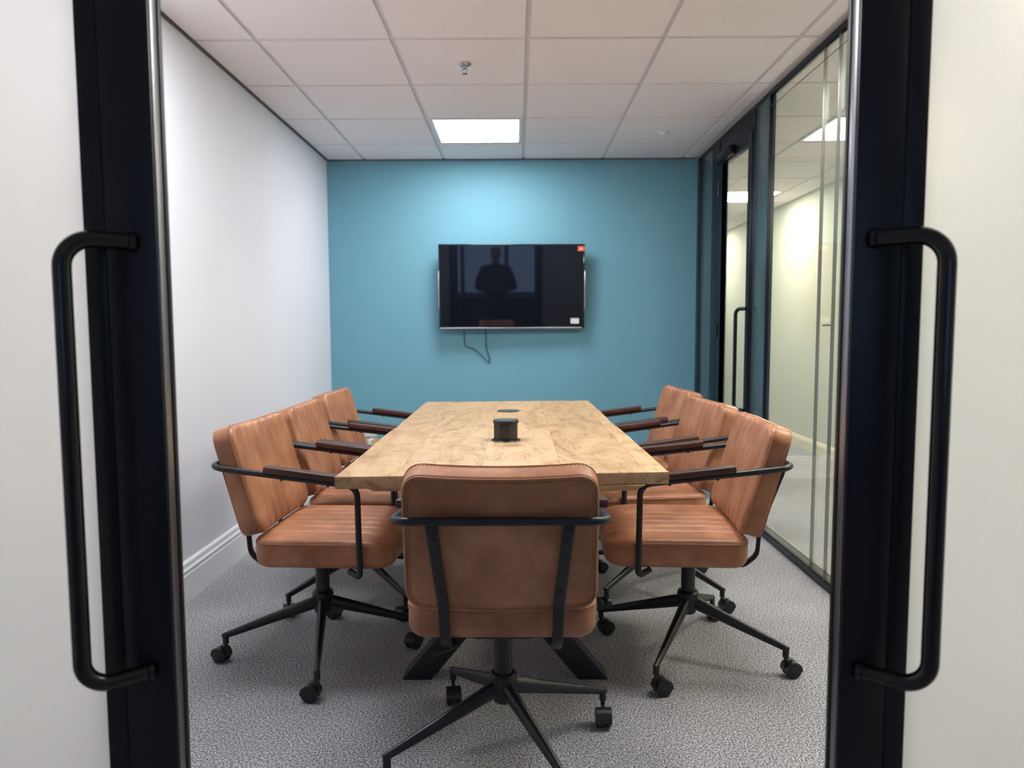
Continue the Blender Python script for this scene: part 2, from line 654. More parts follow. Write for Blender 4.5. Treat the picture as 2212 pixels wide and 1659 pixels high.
# sprinkler and detector
t = empty('sprinkler_head', 'small chrome sprinkler head hanging from the ceiling tile in front of the light', 'sprinkler', (-.248, 3.569, ZC))
G().lathe([(0, -.001), (.030, -.001), (.031, -.004), (.024, -.010), (.014, -.012), (.012, -.012), (0, -.012)]).obj('escutcheon', CHROME, t)
g = G()
g.lathe([(0, -.012), (.0085, -.012), (.0085, -.024), (.004, -.026), (0, -.026)])
for s_ in (-1, 1):
    g.tube(fillet([(s_ * .008, 0, -.02), (s_ * .013, 0, -.032), (s_ * .003, 0, -.046)], .006), .002, 8)
g.obj('sprinkler_frame', CHROME, t)
G().lathe([(0, -.045), (.013, -.045), (.013, -.0475), (0, -.0475)], 20).obj('deflector', CHROME, t)
t = empty('ceiling_detector', 'small white round detector on a ceiling tile near the back right', 'detector', (.961, 4.787, ZC))
G().lathe([(0, 0), (.040, 0), (.040, -.006), (.034, -.010), (0, -.011)]).obj('detector_base', WHITEP, t)
G().lathe([(.022, -.010), (.022, -.022), (.016, -.026), (0, -.026)]).obj('sensor', WHITEP, t)

# ================================================================== right-hand glass partition
def frame_rect(g, x0, x1, y0, y1, z0, z1, wv, wh):
    g.box(x0, x1, y0, y0 + wv, z0, z1, .002)
    g.box(x0, x1, y1 - wv, y1, z0, z1, .002)
    g.box(x0, x1, y0 + wv, y1 - wv, z0, z0 + wh, .002)
    g.box(x0, x1, y0 + wv, y1 - wv, z1 - wh, z1, .002)
    return g

YG0 = 1.16
w = struct('window_2')
g = G()
g.box(XR - .002, XR + .028, YG0, YB, 2.421, ZC, .002)
g.box(XR - .002, XR + .028, YG0, 4.22, 0, .031, .002)
g.box(XR - .002, XR + .028, YG0, YG0 + .05, .031, 2.421, .002)
g.obj('window_frame', DFR, w)
G().box(XR + .006, XR + .018, YG0 + .05, 3.165, .031, 2.421).obj('pane', GLS, w, smooth=0)
G().box(XR + .006, XR + .018, 3.168, 3.99, .031, 2.421).obj('pane', GLS, w, smooth=0)
G().box(XR + .004, XR + .020, 3.165, 3.168, .031, 2.421).obj('joint_strip', SEAMM, w)
G().box(XR + .004, XR + .020, 3.318, 3.3205, .031, 2.421).obj('joint_strip', SEAMM, w)
G().box(XR + .003, XR + .0055, YG0 + .05, 3.99, .0725, .0755).obj('seal_line', LINE, w, smooth=0)
G().box(XR + .003, XR + .0055, YG0 + .05, 3.99, 2.359, 2.362).obj('seal_line', LINE, w, smooth=0)
G().box(XR + .019, XR + .0215, YG0 + .05, 3.99, .031, .072).obj('film_strip', CSKIRT, w, smooth=0)
G().box(XR + .001, XR + .004, 3.13, 3.25, 1.176, 1.184, .001).obj('pane_marker', SEAMM, w)

w = struct('window_3')
G().box(XR + .000, XR + .026, 3.99, 4.22, .0, 2.421, .002).obj('side_panel', PANELG, w)
G().box(XR - .003, XR + .0295, 3.982, 3.994, 0, 2.421, .001).obj('edge_bead', DFR, w)
w = struct('window_4')
G().box(XR + .000, XR + .026, 5.11, 5.41, .0, 2.421, .002).obj('side_panel', PANELG, w)
g = G()
g.box(XR - .004, XR + .03, 5.41, YB, 0, 2.421, .002)
g.obj('end_post', DFR, w)

d = struct('door_1')
g = G()
g.box(XR - .006, XR + .036, 4.91, 5.11, 0, 2.421, .003)      # hinge jamb
g.box(XR - .006, XR + .036, 4.222, 4.246, 0, 2.421, .002)     # latch jamb
g.box(XR - .004, XR + .034, 4.246, 4.91, 2.315, 2.421, .003)   # transom
g.obj('door_frame', DFR, d)
g = G()
frame_rect(g, XR - .012, XR + .028, 4.25, 4.906, .008, 2.31, .062, .064)
g.obj('door_leaf', DFR, d)
G().box(XR + .004, XR + .014, 4.31, 4.846, .07, 2.248).obj('door_pane', GLS, d, smooth=0)
g = G()
pts = fillet([(XR - .012, 4.285, 1.283), (XR - .055, 4.352, 1.283), (XR - .055, 4.352, .677), (XR - .012, 4.285, .677)], .035)
g.tube(pts, .0115, 14)
g.obj('door_handle', DFR, d)
g = G()
g.box(XR - .055, XR - .013, 4.56, 4.86, 2.25, 2.305, .004)
g.obj('door_closer', DFR, d)
G().box(XR - .040, XR - .012, 4.845, 4.9, 2.262, 2.292, .003).obj('closer_bracket', SILV, d)
for z in (.25, 1.15, 2.1):
    G().tube([(XR - .014, 4.915, z - .05), (XR - .014, 4.915, z + .05)], .008, 12).obj('hinge', BLK, d)

# ================================================================== front glass doors (pushed apart)
def leaf(name, s, xin, xgroove, xout, xend, y0, hx, bx):
    """s = -1 left, +1 right; xin passage-side edge of the face"""
    d = struct(name)
    z0, z1 = .012, 2.40
    def bxr(g, a, b, *r, **k):
        return g.box(min(a, b), max(a, b), *r, **k)
    g = G()
    # stile: main profile and outer cover strip with a fine groove between
    bxr(g, xin, xgroove - s * .0006, y0, y0 + .040, z0, z1, bev=.0025)
    bxr(g, xgroove + s * .0006, xout, y0, y0 + .040, z0, z1, bev=.0015)
    bxr(g, xgroove + s * .003, xgroove - s * .003, y0 + .002, y0 + .038, z0, z1)
    # far stile and rails
    bxr(g, xend, xend - s * .06, y0, y0 + .040, z0, z1, bev=.002)
    bxr(g, xout, xend - s * .06, y0, y0 + .040, z0, z0 + .12, bev=.002)
    bxr(g, xout, xend - s * .06, y0, y0 + .040, z1 - .10, z1, bev=.002)
    g.obj('door_leaf', DFR, d)
    # passage edge: raised metal bead and brush seal
    g = G()
    bxr(g, xin + s * .001, xin - s * .0020, y0 + .005, y0 + .024, z0, z1, bev=.0012)
    g.obj('edge_profile', EDGE, d)
    g = G()
    bxr(g, xin + s * .001, xin - s * .0035, y0 + .026, y0 + .029, z0, z1, bev=.001)
    bxr(g, xin + s * .001, xin - s * .0025, y0 + .031, y0 + .0385, z0, z1, bev=.001)
    g.obj('brush_seal', BLK, d)
    g = G()
    bxr(g, xout - s * .004, xend - s * .056, y0 + .014, y0 + .024, z0 + .118, z1 - .098)
    g.obj('door_pane', FRO, d, smooth=0)
    g = G()
    for zt in (1,):
        pts = fillet([(hx, y0 + .002, 1.303), (bx, y0 - .062, 1.303), (bx, y0 - .062, .640), (hx, y0 + .002, .640)], .042, 12)
        g.tube(pts, .0125, 20)
    g.obj('door_handle', PULL, d)
    dirv = Vector((bx - hx, -.062, 0)).normalized()
    for z in (1.303, .640):
        p = Vector((hx, y0, z))
        G().tube([p + dirv * 0.0, p + dirv * .007], .0150, 20).obj('handle_collar', PULL, d)
    return d
EDGE = mat('anodised_edge', (0.30, 0.285, 0.30), 0.33, 0.9)
leaf('door_2', -1, -.538, -.615, -.647, XL + .012, 1.08, -.573, -.643)
leaf('door_3', 1, .5005, .572, .604, XR - .02, 1.08, .528, .603)
# head track above the sliding leaves
g = G()
g.box(XL + .001, XR + .02, 1.06, 1.16, 2.402, 2.444, .003)
g.obj('trim_3', DFR, kind='structure')

# ================================================================== television
tv = empty('television', 'wall-mounted black flat-screen television on the teal wall', 'television', (-.037, 5.425, 1.483))
tv.rotation_euler = (R(3.2), 0, R(1.7))
hw, hh = .548, .316
def scr_box(g, x0, x1, z0, z1, y0, y1, bev=0):
    return g.box(x0, x1, y0, y1, z0, z1, bev)
g = G()
scr_box(g, -hw, hw, -hh, hh, -.006, .030, .006)
scr_box(g, -hw + .10, hw - .10, -hh + .05, hh - .12, .028, .052, .01)
g.obj('housing', BEZ, tv)
G().box(-hw + .012, hw - .012, -.0075, -.005, -hh + .022, hh - .012).obj('screen', SCR, tv, smooth=0)
G().box(-hw + .008, hw - .016, -.0115, -.004, -hh + .002, -hh + .013, .002).obj('bottom_trim', SILV, tv)  # silver colour stands for the bright reflection on the bottom bezel
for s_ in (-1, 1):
    G().box(s_ * hw - .004, s_ * hw + .004, -.010, .004, -.175, .12, .002).obj('edge_glint', SILV, tv)  # light strips stand in for reflections along the glossy bezel sides
g = G()
g.box(hw - .056, hw - .002, -.0085, -.0070, hh - .054, hh - .016)
o = g.obj('sticker', ORANGE, tv, smooth=0, label='orange-red sticker')
G().prism([(hw - .040, hh - .044), (hw - .018, hh - .044), (hw - .018, hh - .034), (hw - .025, hh - .026), (hw - .034, hh - .026), (hw - .040, hh - .034)], -.0092, -.0084, axis='y').obj('sticker_print', PEACH, o, smooth=0)
g = G()
g.box(hw - .106, hw - .042, -.0095, -.0070, -hh + .040, -hh + .082, .006, 3)
g.obj('sticker', WHITEP, tv, label='small white rounded sticker')
g = G()
g.box(-.2, .2, .052, .070, -.12, .12, .004)
g.box(-.16, -.12, .060, .082, -.20, .20, .003).box(.12, .16, .060, .082, -.20, .20, .003)
g.obj('wall_bracket', BLK, tv)
# cable hanging below the screen
g = G()
pts = [(-.405, 5.49, 1.20), (-.403, 5.505, 1.10), (-.400, 5.515, 1.045), (-.385, 5.518, 1.030), (-.345, 5.518, 1.020), (-.29, 5.518, .985), (-.235, 5.518, .925), (-.215, 5.518, .905), (-.207, 5.518, .925), (-.222, 5.518, .975), (-.237, 5.516, 1.03), (-.238, 5.508, 1.10), (-.236, 5.49, 1.20)]
def smooth_path(p, it=3):
    p = [Vector(a) for a in p]
    for _ in range(it):
        q = [p[0]]
        for a, b in zip(p, p[1:]):
            q += [a * .75 + b * .25, a * .25 + b * .75]
        q.append(p[-1])
        p = q
    return p
g.tube(smooth_path(pts), .0032, 8)
tag(g.obj('power_cable', PLA), 'thin black cable looping down the teal wall below the television', 'cable')

# wall socket and small box in the back left corner
t = empty('wall_socket', 'white double wall socket low on the teal wall at the left', 'socket', (-1.165, YB, .375))
G().box(-.073, .073, -.010, .0, -.043, .043, .004).obj('face_plate', WHITEP, t)
for x in (-.035, .035):
    G().box(x - .003, x + .003, -.0115, -.0095, .006, .016).obj('socket_slot', SOCK, t, smooth=0)
    G().box(x - .013, x - .006, -.0115, -.0095, -.012, -.008).obj('socket_slot', SOCK, t, smooth=0)
    G().box(x + .006, x + .013, -.0115, -.0095, -.012, -.008).obj('socket_slot', SOCK, t, smooth=0)
t = empty('cardboard_box', 'small tan cardboard box standing at the foot of the teal wall behind the left chairs', 'box', (-1.11, 5.40, 0))
G().box(-.045, .045, -.06, .06, 0, .335, .002).obj('box_body', CARD, t)
G().box(-.012, .012, -.0605, .0605, .30, .3355, .0005).obj('packing_tape', WHITEP, t)

# ================================================================== table
TZ = .75
tab = empty('meeting_table', 'long rectangular light oak meeting table on black crossed steel legs', 'table', (0, 0, 0))
c0, c1, c2, c3 = Vector((-.524, 2.022)), Vector((.446, 2.083)), Vector((.414, 4.17)), Vector((-.525, 4.12))
def edge(a, b, n, amp, seed):
    rr = random.Random(seed)
    ph = [rr.uniform(0, 6.28) for _ in range(3)]
    d_ = (b - a)
    nn = Vector((d_.y, -d_.x)).normalized()
    out = []
    for i in range(n):
        t_ = i / n
        env = math.sin(PI * t_)
        off = amp * env * (math.sin(9 * t_ + ph[0]) + .6 * math.sin(21 * t_ + ph[1]) + .3 * math.sin(43 * t_ + ph[2]))
        out.append(a + d_ * t_ + nn * off)
    return out
outl = edge(c0, c1, 16, .0012, 1) + edge(c1, c2, 40, .003, 2) + edge(c2, c3, 16, .0012, 3) + edge(c3, c0, 40, .003, 4)
b = bmesh.new()
def ring(z, inset):
    cen = (c0 + c1 + c2 + c3) / 4
    out = []
    n = len(outl)
    for i, p in enumerate(outl):
        a_, b_ = outl[i - 1], outl[(i + 1) % n]
        t_ = (b_ - a_).normalized()
        nn = Vector((-t_.y, t_.x))
        q = p + nn * inset * (1.3 if i in (0, 16, 56, 72) else 1)
        out.append(b.verts.new((q.x, q.y, z)))
    return out
rs = [ring(TZ - .037, .003), ring(TZ - .034, 0), ring(TZ - .004, 0), ring(TZ - .001, .0012), ring(TZ, .004)]
n = len(outl)
for A, B in zip(rs, rs[1:]):
    for i in range(n):
        b.faces.new((A[i], A[(i + 1) % n], B[(i + 1) % n], B[i]))
b.faces.new(rs[0][::-1])
b.faces.new(rs[-1])
bmesh.ops.recalc_face_normals(b, faces=b.faces[:])
g = G()
g.merge(b)
g.obj('tabletop', OAK, tab, smooth=25)
def batten(y):
    g = G()
    ch = .045
    zb, zt = TZ - .054, TZ - .0372
    g.prism([(-.455, zt), (.375, zt), (.345, zb), (-.425, zb)], y - .05, y + .05, axis='y', bev=.002)
    g.obj('batten', OAK, tab, smooth=25)
batten(2.12)
batten(4.03)
def xleg(y0, y1):
    # two crossing flat-box legs in one plane, feet flat on the floor
    zt = TZ - .0375
    w_ = .098
    for xa, xb in ((-.388, .202), (.202, -.388)):
        g = G()
        g.prism([(xa, 0), (xa + w_, 0), (xb + w_, zt), (xb, zt)], y0 + (0 if xa < 0 else .0015), y1 - (0 if xa < 0 else .0015), axis='y', bev=.0015)
        g.obj('leg', LEGM, tab, smooth=25)
    g = G()
    g.box(-.40, .31, y0 - .02, y1 + .02, zt - .006, zt, .001)
    g.obj('mounting_plate', LEGM, tab)
xleg(2.312, 2.392)
xleg(3.76, 3.84)

# pop-up power units
def ring_mesh(g, r0, r1, z0, z1, seg=48):
    g.lathe([(r0, z0), (r1, z0), (r1, z1 * .4 + z0 * .6), ((r1 - .002), z1), (r0 + .002, z1), (r0, z1 * .5 + z0 * .5), (r0, z0)], seg)
t = empty('power_tower', 'raised black pop-up power tower with sockets in the middle of the table', 'power socket', (-.043, 2.685, TZ), R(-6), 'pop-up power units in the tabletop')
g = G()
ring_mesh(g, .048, .0565, 0.0002, .0045)
g.obj('flange', PLA, t)
g = G()
oct_ = [(.0465 * math.cos(R(22.5 + 45 * k)), .0465 * math.sin(R(22.5 + 45 * k))) for k in range(8)]
g.prism(oct_, 0.0006, .068, bev=.0012)
g.obj('tower_body', SOCK, t, smooth=25)
G().lathe([(0, .066), (.0455, .066), (.0485, .068), (.0485, .075), (.0465, .0785), (.035, .0795), (0, .0795)], 48).obj('tower_lid', PLA, t)
G().lathe([(0, .0796), (.034, .0796), (.034, .0803), (0, .0803)], 40).obj('lid_disc', GREYM, t, label='grey disc set in the lid')
for ang in (-90, 45, 180):
    g = G()
    ap = .0465 * math.cos(R(22.5))
    M_ = Matrix.Rotation(R(ang), 4, 'Z')
    for (a0, a1, z0, z1) in ((-.013, .013, .012, .056),):
        g.box(ap - .0005, ap + .0008, a0 - .001, a1 + .001, z0, z1, .0004, M=M_)
    o = g.obj('socket_face', SOCK, t, smooth=25)
    for u0, u1, w0, w1 in ((-.0100, -.0045, .036, .039), (.0035, .0075, .046, .049), (.0035, .0085, .021, .024)):
        G().box(ap + .0006, ap + .0014, u0, u1, w0, w1, M=M_).obj('socket_slot', GREYM, o, smooth=0)
t = empty('power_socket_lid', 'closed round grey power socket lid set flush in the far half of the table', 'power socket', (-.046, 3.64, TZ), 0, 'pop-up power units in the tabletop')
g = G()
ring_mesh(g, .048, .0565, 0.0002, .0035)
g.obj('flange', PLA, t)
G().lathe([(0, 0.0003), (.0478, 0.0003), (.0478, .0026), (.046, .0032), (0, .0032)], 48).obj('lid', GREYM, t)

# ================================================================== chairs
GROOVES = [-.145, -.087, -.029, .029, .087, .145]
def sdf_rr(x, y, w, h, r):
    """distance inside a rounded rectangle"""
    qx, qy = abs(x) - (w / 2 - r), abs(y) - (h / 2 - r)
    return r - (math.hypot(max(qx, 0), max(qy, 0)) + min(max(qx, qy), 0))

def cushion(w, h, t, r, ef, eb, puff, groove, mapf, y_grooves=None):
    """quilted upholstered pad: local x across, y along, z towards the sitter, mapped by mapf"""
    def stops(half, dense):
        s_ = set()
        a = 0.0
        while a < half - dense:
            s_.add(round(a, 5))
            a += .0065
        for k in range(9):
            s_.add(round(half - dense * (1 - math.sin(k / 8 * PI / 2)), 5))
        return sorted(s_)
    xh = set(stops(w / 2, r))
    for gx in GROOVES:
        for dd in (-.004, -.002, -.001, 0, .001, .002, .004):
            if 0 <= gx + dd < w / 2 - r:
                xh.add(round(gx + dd, 5))
    xs = sorted(xh)
    xs = [-v for v in xs[:0:-1]] + xs
    yh = stops(h / 2, r)
    ys = [-v for v in yh[:0:-1]] + yh
    x0 = w / 2 - r
    b = bmesh.new()
    F, K = [], []
    def prof(d, e, half):
        d = max(d, 0)
        if d >= e:
            return half
        return half - e + math.sqrt(max(e * e - (e - d) ** 2, 0))
    for y in ys:
        dy = abs(y) - (h / 2 - r)
        hwid = w / 2 if dy <= 0 else w / 2 - r + math.sqrt(max(r * r - dy * dy, 0))
        rf, rb = [], []
        for x in xs:
            X = x if abs(x) <= x0 else math.copysign(x0 + (abs(x) - x0) / (w / 2 - x0) * (hwid - x0), x)
            d = sdf_rr(X, y, w, h, r)
            zf = prof(d, ef, t / 2)
            # quilted channels and general crown
            inner = min(1, max(0, d / .03))
            zf += puff * (1 - (X / (w / 2)) ** 2) * (1 - (y / (h / 2)) ** 4) * inner
            ch = 0.0
            for gx in GROOVES:
                ch = max(ch, math.exp(-((X - gx) / .0042) ** 2))
            # soft pillow between the seams
            if abs(X) < GROOVES[-1]:
                k = ((X - GROOVES[0]) / .058) % 1.0
                zf += groove * .38 * math.sin(PI * k) * min(1, max(0, (d + .002) / .012))
            zf -= groove * ch * min(1, max(0, (d + .004) / .014))
            zb = -prof(d, eb, t / 2)
            rf.append(b.verts.new(mapf(X, y, zf)))
            rb.append(b.verts.new(mapf(X, y, zb)))
        F.append(rf)
        K.append(rb)
    ny, nx = len(ys), len(xs)
    for j in range(ny - 1):
        for i in range(nx - 1):
            b.faces.new((F[j][i], F[j][i + 1], F[j + 1][i + 1], F[j + 1][i]))
            b.faces.new((K[j][i], K[j + 1][i], K[j + 1][i + 1], K[j][i + 1]))
    loop = [(0, i) for i in range(nx)] + [(j, nx - 1) for j in range(1, ny)] + [(ny - 1, i) for i in range(nx - 2, -1, -1)] + [(j, 0) for j in range(ny - 2, 0, -1)]
    for a, c in zip(loop, loop[1:] + loop[:1]):
        b.faces.new((F[a[0]][a[1]], K[a[0]][a[1]], K[c[0]][c[1]], F[c[0]][c[1]]))
    bmesh.ops.recalc_face_normals(b, faces=b.faces[:])
    g = G()
    g.merge(b)
    return g

def rr_outline(w, h, r, step=.006):
    r = max(r, .004)
    out = []
    for cx, cy, a0 in ((w / 2 - r, h / 2 - r, 0), (-w / 2 + r, h / 2 - r, 90), (-w / 2 + r, -h / 2 + r, 180), (w / 2 - r, -h / 2 + r, 270)):
        for k in range(9):
            a = R(a0 + 90 * k / 8)
            out.append((cx + r * math.cos(a), cy + r * math.sin(a)))
    # resample
    P_ = out + [out[0]]
    seg = [math.dist(P_[i], P_[i + 1]) for i in range(len(P_) - 1)]
    tot = sum(seg)
    n = int(tot / step)
    res, i, acc = [], 0, 0
    for k in range(n):
        s_ = tot * k / n
        while acc + seg[i] < s_:
            acc += seg[i]
            i += 1
        f = (s_ - acc) / seg[i] if seg[i] else 0
        res.append((P_[i][0] + (P_[i + 1][0] - P_[i][0]) * f, P_[i][1] + (P_[i + 1][1] - P_[i][1]) * f))
    return res

# backrest mapping -------------------------------------------------
BW, BH, BT, BR = .464, .366, .072, .050
TILT = R(16.0)
BY0, BZ0 = -.195, .484          # rear face bottom edge
ub = Vector((0, -math.sin(TILT), math.cos(TILT)))     # up along the back
nb = Vector((0, math.cos(TILT), math.sin(TILT)))      # towards the sitter
BC = Vector((0, BY0, BZ0)) + ub * (BH / 2) + nb * (BT / 2)
def map_back(x, y, z):
    taper = 1 - .018 * (y / (BH / 2))
    sag = .016 * (x / (BW / 2)) ** 2
    return BC + Vector((x * taper, 0, 0)) + ub * (y + .004 * (x / (BW / 2)) ** 2 * (1 if y > 0 else 0)) + nb * (z + sag)
SW, SL, ST, SR = .480, .470, .100, .055
SC = Vector((0, .080, .441))
def map_seat(x, y, z):
    f = max(0, y - .08)
    drop = .9 * f * f
    lift = .30 * f * f if z < 0 else 0
    zz = z
    if z < 0:
        zz = z + .75 * f * f + max(0, (y - .15)) * .12
    return SC + Vector((x, y, 0)) + Vector((0, 0, zz - drop))

def stitches(pts, r=.0009, every=2):
    g = G()
    n = len(pts)
    for i in range(0, n, every):
        a, c = pts[i], pts[(i + 1) % n]
        m_ = (a + c) / 2
        d_ = (c - a) * .40
        g.tube([m_ - d_, m_ + d_], r, 4)
    return g

def make_chair():
    root = empty('office_chair', '', 'chair', group='brown leather office chairs around the table')
    # seat
    seat = cushion(SW, SL, ST, SR, .016, .034, .006, .0036, map_seat).obj('seat', LEA, root, smooth=60)
    o1 = [map_seat(x, y, ST / 2 - .0145) for x, y in rr_outline(SW + .0005, SL + .0005, SR)]
    G().tube(o1, .0016, 6, closed=True).obj('piping', LEA, seat, smooth=60)
    o2 = [map_seat(x, y, ST / 2 - .021) for x, y in rr_outline(SW + .0012, SL + .0012, SR, .0045)]
    stitches(o2).obj('stitching', THREAD, seat, smooth=0, label='tan stitching')
    G().box(-.17, .17, -.12, .22, .385, .394, .002).obj('seat_pan', PLA, root)
    # backrest
    back = cushion(BW, BH, BT, BR, .020, .007, .005, .0040, map_back).obj('backrest', LEA, root, smooth=60)
    zf = BT / 2 - .016
    G().tube([map_back(x, y, zf) for x, y in rr_outline(BW + .0005, BH + .0005, BR)], .0016, 6, closed=True).obj('piping', LEA, back, smooth=60)
    stitches([map_back(x, y, zf - .006) for x, y in rr_outline(BW + .0012, BH + .0012, BR, .0045)]).obj('stitching', THREAD, back, smooth=0, label='tan stitching')
    G().tube([map_back(x, y, -BT / 2 + .0000) for x, y in rr_outline(BW - .012, BH - .012, BR - .006)], .0036, 8, closed=True).obj('piping', LEA, back, smooth=60)
    G().tube([map_back(x, y, -BT / 2 - .0002) for x, y in rr_outline(BW - .028, BH - .028, BR - .012)], .0014, 6, closed=True).obj('piping', LEA, back, smooth=60)
    # tubular loop : back rail, arms and front posts in one bent tube
    zr, zfz, hwid = .731, .672, .252
    yb, yf = -.277, .203
    path = [(-hwid + .030, .165, .386), (-hwid + .004, .206, .372), (-hwid + .001, .203, zfz), (-hwid, yb, zr), (hwid, yb, zr), (hwid - .001, .203, zfz), (hwid - .004, .206, .372), (hwid - .030, .165, .386)]
    G().tube(fillet(path, [.014, .040, .048, .048, .040, .014], 10), .0100, 16).obj('arm_frame', TUBE, root, smooth=60)
    for s_ in (-1, 1):
        # wooden arm rest lying on the tube
        ya, yc = -.095, .165
        za = zr + (zfz - zr) * (ya - yb) / (.203 - yb)
        zc_ = zr + (zfz - zr) * (yc - yb) / (.203 - yb)
        ang = math.atan2(zc_ - za, yc - ya)
        g = G()
        Lh = (yc - ya) / 2
        M_ = Matrix.Translation((s_ * hwid, (ya + yc) / 2, (za + zc_) / 2 + .0185)) @ Matrix.Rotation(ang, 4, 'X')
        g.box(-.020, .020, -Lh, Lh, -.0105, .0105, .004, 3, M=M_)
        a_ = g.obj('armrest', WAL, root, smooth=40, label='dark wooden armrest')
        for yy in (-.075, .075):
            g = G()
            M2 = Matrix.Translation((s_ * hwid, (ya + yc) / 2 + yy, (za + zc_) / 2 + math.tan(ang) * yy - .0095))
            g.lathe([(0, -.0045), (.0035, -.004), (.0055, -.001), (.0055, .001), (0, .001)], 12, M=M2)
            g.obj('screw', BLK, a_)
        # flat back bars
        p0 = Vector((s_ * .160, yb + .001, zr - .004))
        top = Vector((s_ * .157, yb + .004, zr - .028))
        mid = BC - ub * (BH / 2 - .02) - nb * (BT / 2 + .006)
        mid.x = s_ * .139
        low = Vector((s_ * .136, mid.y + .006, .412))
        end = Vector((s_ * .134, mid.y + .050, .376))
        under = Vector((s_ * .132, -.02, .381))
        pts = fillet([p0, top, mid, low, end, under], [.02, .05, .05, .028], 6)
        br = G().bar(pts, .027, .0085, (1, 0, 0)).obj('back_bar', TUBE, root, smooth=50)
        for f_ in (.045, .80):
            p = top.lerp(mid, f_ * .9 + .05)
            d_ = (mid - top).normalized()
            nrm = Vector((0, -d_.z, d_.y)).normalized()
            if nrm.y > 0:
                nrm = -nrm
            q = nrm.to_track_quat('Z', 'Y').to_matrix().to_4x4()
            g = G()
            g.lathe([(.0072, 0), (.0072, .0015), (.0055, .0038), (.0028, .0043), (.0028, .0028), (0, .0028)], 18, M=Matrix.Translation(p + nrm * .0040) @ q)
            g.obj('screw', BLK, br)
    # mechanism, lever, column
    g = G()
    g.box(-.075, .075, -.09, .10, .368, .392, .005)
    g.box(-.16, .16, -.015, .015, .384, .393, .002)
    g.obj('mechanism', PLA, root)
    G().lathe([(0, .225), (.0245, .225), (.0245, .345), (.0215, .349), (.0215, .369), (0, .369)], 32).obj('column', TUBE, root)
    hub = G().lathe([(0, .155), (.022, .155), (.028, .160), (.0315, .170), (.034, .200), (.0380, .224), (.0375, .233), (.0320, .239), (.0255, .240), (0, .240)], 36).obj('hub', TUBE, root)
    # four legs with casters
    RL = .345
    for k in range(4):
        a = k * PI / 2
        M_ = Matrix.Rotation(a, 4, 'Z')
        g = G()
        n = 10
        pts, rs = [], []
        for i in range(n + 1):
            f = i / n
            pts.append((.020 + (RL - .020) * f, 0, .198 - (.198 - .0955) * f))
            rs.append(.0235 * (1 - f) + .0105 * f)
        g.tube(pts, rs, 16, sx=1.0, sy=.80, ref=(0, 0, 1))
        g.tube([(RL - .010, 0, .102), (RL - .010, 0, .070)], .0105, 14)
        leg = g.obj('leg', TUBE, root, smooth=50)
        leg.rotation_euler = (0, 0, a)
        # caster
        cm = Matrix.Translation((RL - .010, 0, 0))
        g = G()
        g.tube([(0, 0, .074), (0, 0, .056)], .0065, 12)
        # hood
        b = bmesh.new()
        hood = []
        for i in range(15):
            t_ = R(-10 + 200 * i / 14)
            hood.append((-.022 + .0285 * math.cos(t_), .0275 + .0285 * math.sin(t_)))
        inner = []
        for i in range(14, -1, -1):
            t_ = R(-10 + 200 * i / 14)
            inner.append((-.022 + .0225 * math.cos(t_), .0275 + .0225 * math.sin(t_)))
        g.prism(hood + inner, -.0225, .0225, axis='y', bev=0)
        g.box(-.024, .008, -.005, .005, .028, .060, .002)
        cas = g.obj('caster', PLA, leg, smooth=40)
        cas.location = (RL - .010, 0, 0)
        g = G()
        for s_ in (-1, 1):
            Mw = Matrix.Translation((-.022, s_ * .0145, .0275)) @ Matrix.Rotation(R(90), 4, 'X')
            g.lathe([(0, -.0090), (.017, -.0090), (.0205, -.0082), (.0215, -.0066), (.0255, -.0062), (.0272, -.0035), (.0275, 0), (.0272, .0035), (.0255, .0062), (.0215, .0066), (.0205, .0082), (.017, .0090), (0, .0090)], 32, M=Mw)
        wh = g.obj('caster_wheels', TYRE, leg, smooth=40)
        wh.location = (RL - .010, 0, 0)
    return root

proto = make_chair()
chairs = [
    # x, y, facing, leg angle (world), label
    (-.040, 1.889, 0.0, 29.5, 'brown leather office chair at the near end of the table, its back to us'),
    (-.700, 2.505, -93.0, 11.4, 'nearest brown leather office chair on the left, beside the white wall'),
    (-.690, 3.055, -90.0, 45.0, 'middle brown leather office chair on the left of the table'),
    (-.710, 3.670, -92.0, 48.0, 'farthest brown leather office chair on the left, next to the teal wall'),
    (.608, 2.500, 87.0, 60.0, 'nearest brown leather office chair on the right, beside the glass wall'),
    (.610, 3.120, 96.0, 43.5, 'middle brown leather office chair on the right of the table'),
    (.620, 3.740, 95.0, 42.0, 'farthest brown leather office chair on the right, in front of the glass door'),
]
rc = random.Random(11)
SWIV = {0: [60, -20, 200, 95], 1: [46.6, 60, 146.6, 69.6], 2: [200, 150, 60, 100], 3: [10, 90, 200, 70], 4: [175, 50, -41, -141], 5: [150, 60, 66, -120], 6: [80, 10, 60, 160]}
for i, (x, y, rz, la, lab) in enumerate(chairs):
    o = proto if i == 0 else copy_tree(proto)
    o.location = (x, y, 0)
    o.rotation_euler = (0, 0, R(rz))
    o['label'] = lab
    k = 0
    for ch in o.children:
        if ch.name.split('.')[0] == 'leg':
            ch.rotation_euler = (0, 0, R(la - rz + 90 * k))
            sw = R(SWIV[i][k])
            for cc in ch.children:
                cc.rotation_euler = (0, 0, sw)
            k += 1

# height lever, seen under the near chair only
lev = G()
lev.tube(fillet([(-.05, -.04, .384), (-.12, -.11, .384), (-.160, -.130, .378)], .02), .0045, 10)
lev.bar([(-.108, -.152, .388), (-.135, -.160, .382), (-.172, -.170, .370)], .028, .008, (.3, -.9, -.25))
lev.obj('height_lever', PLA, proto)

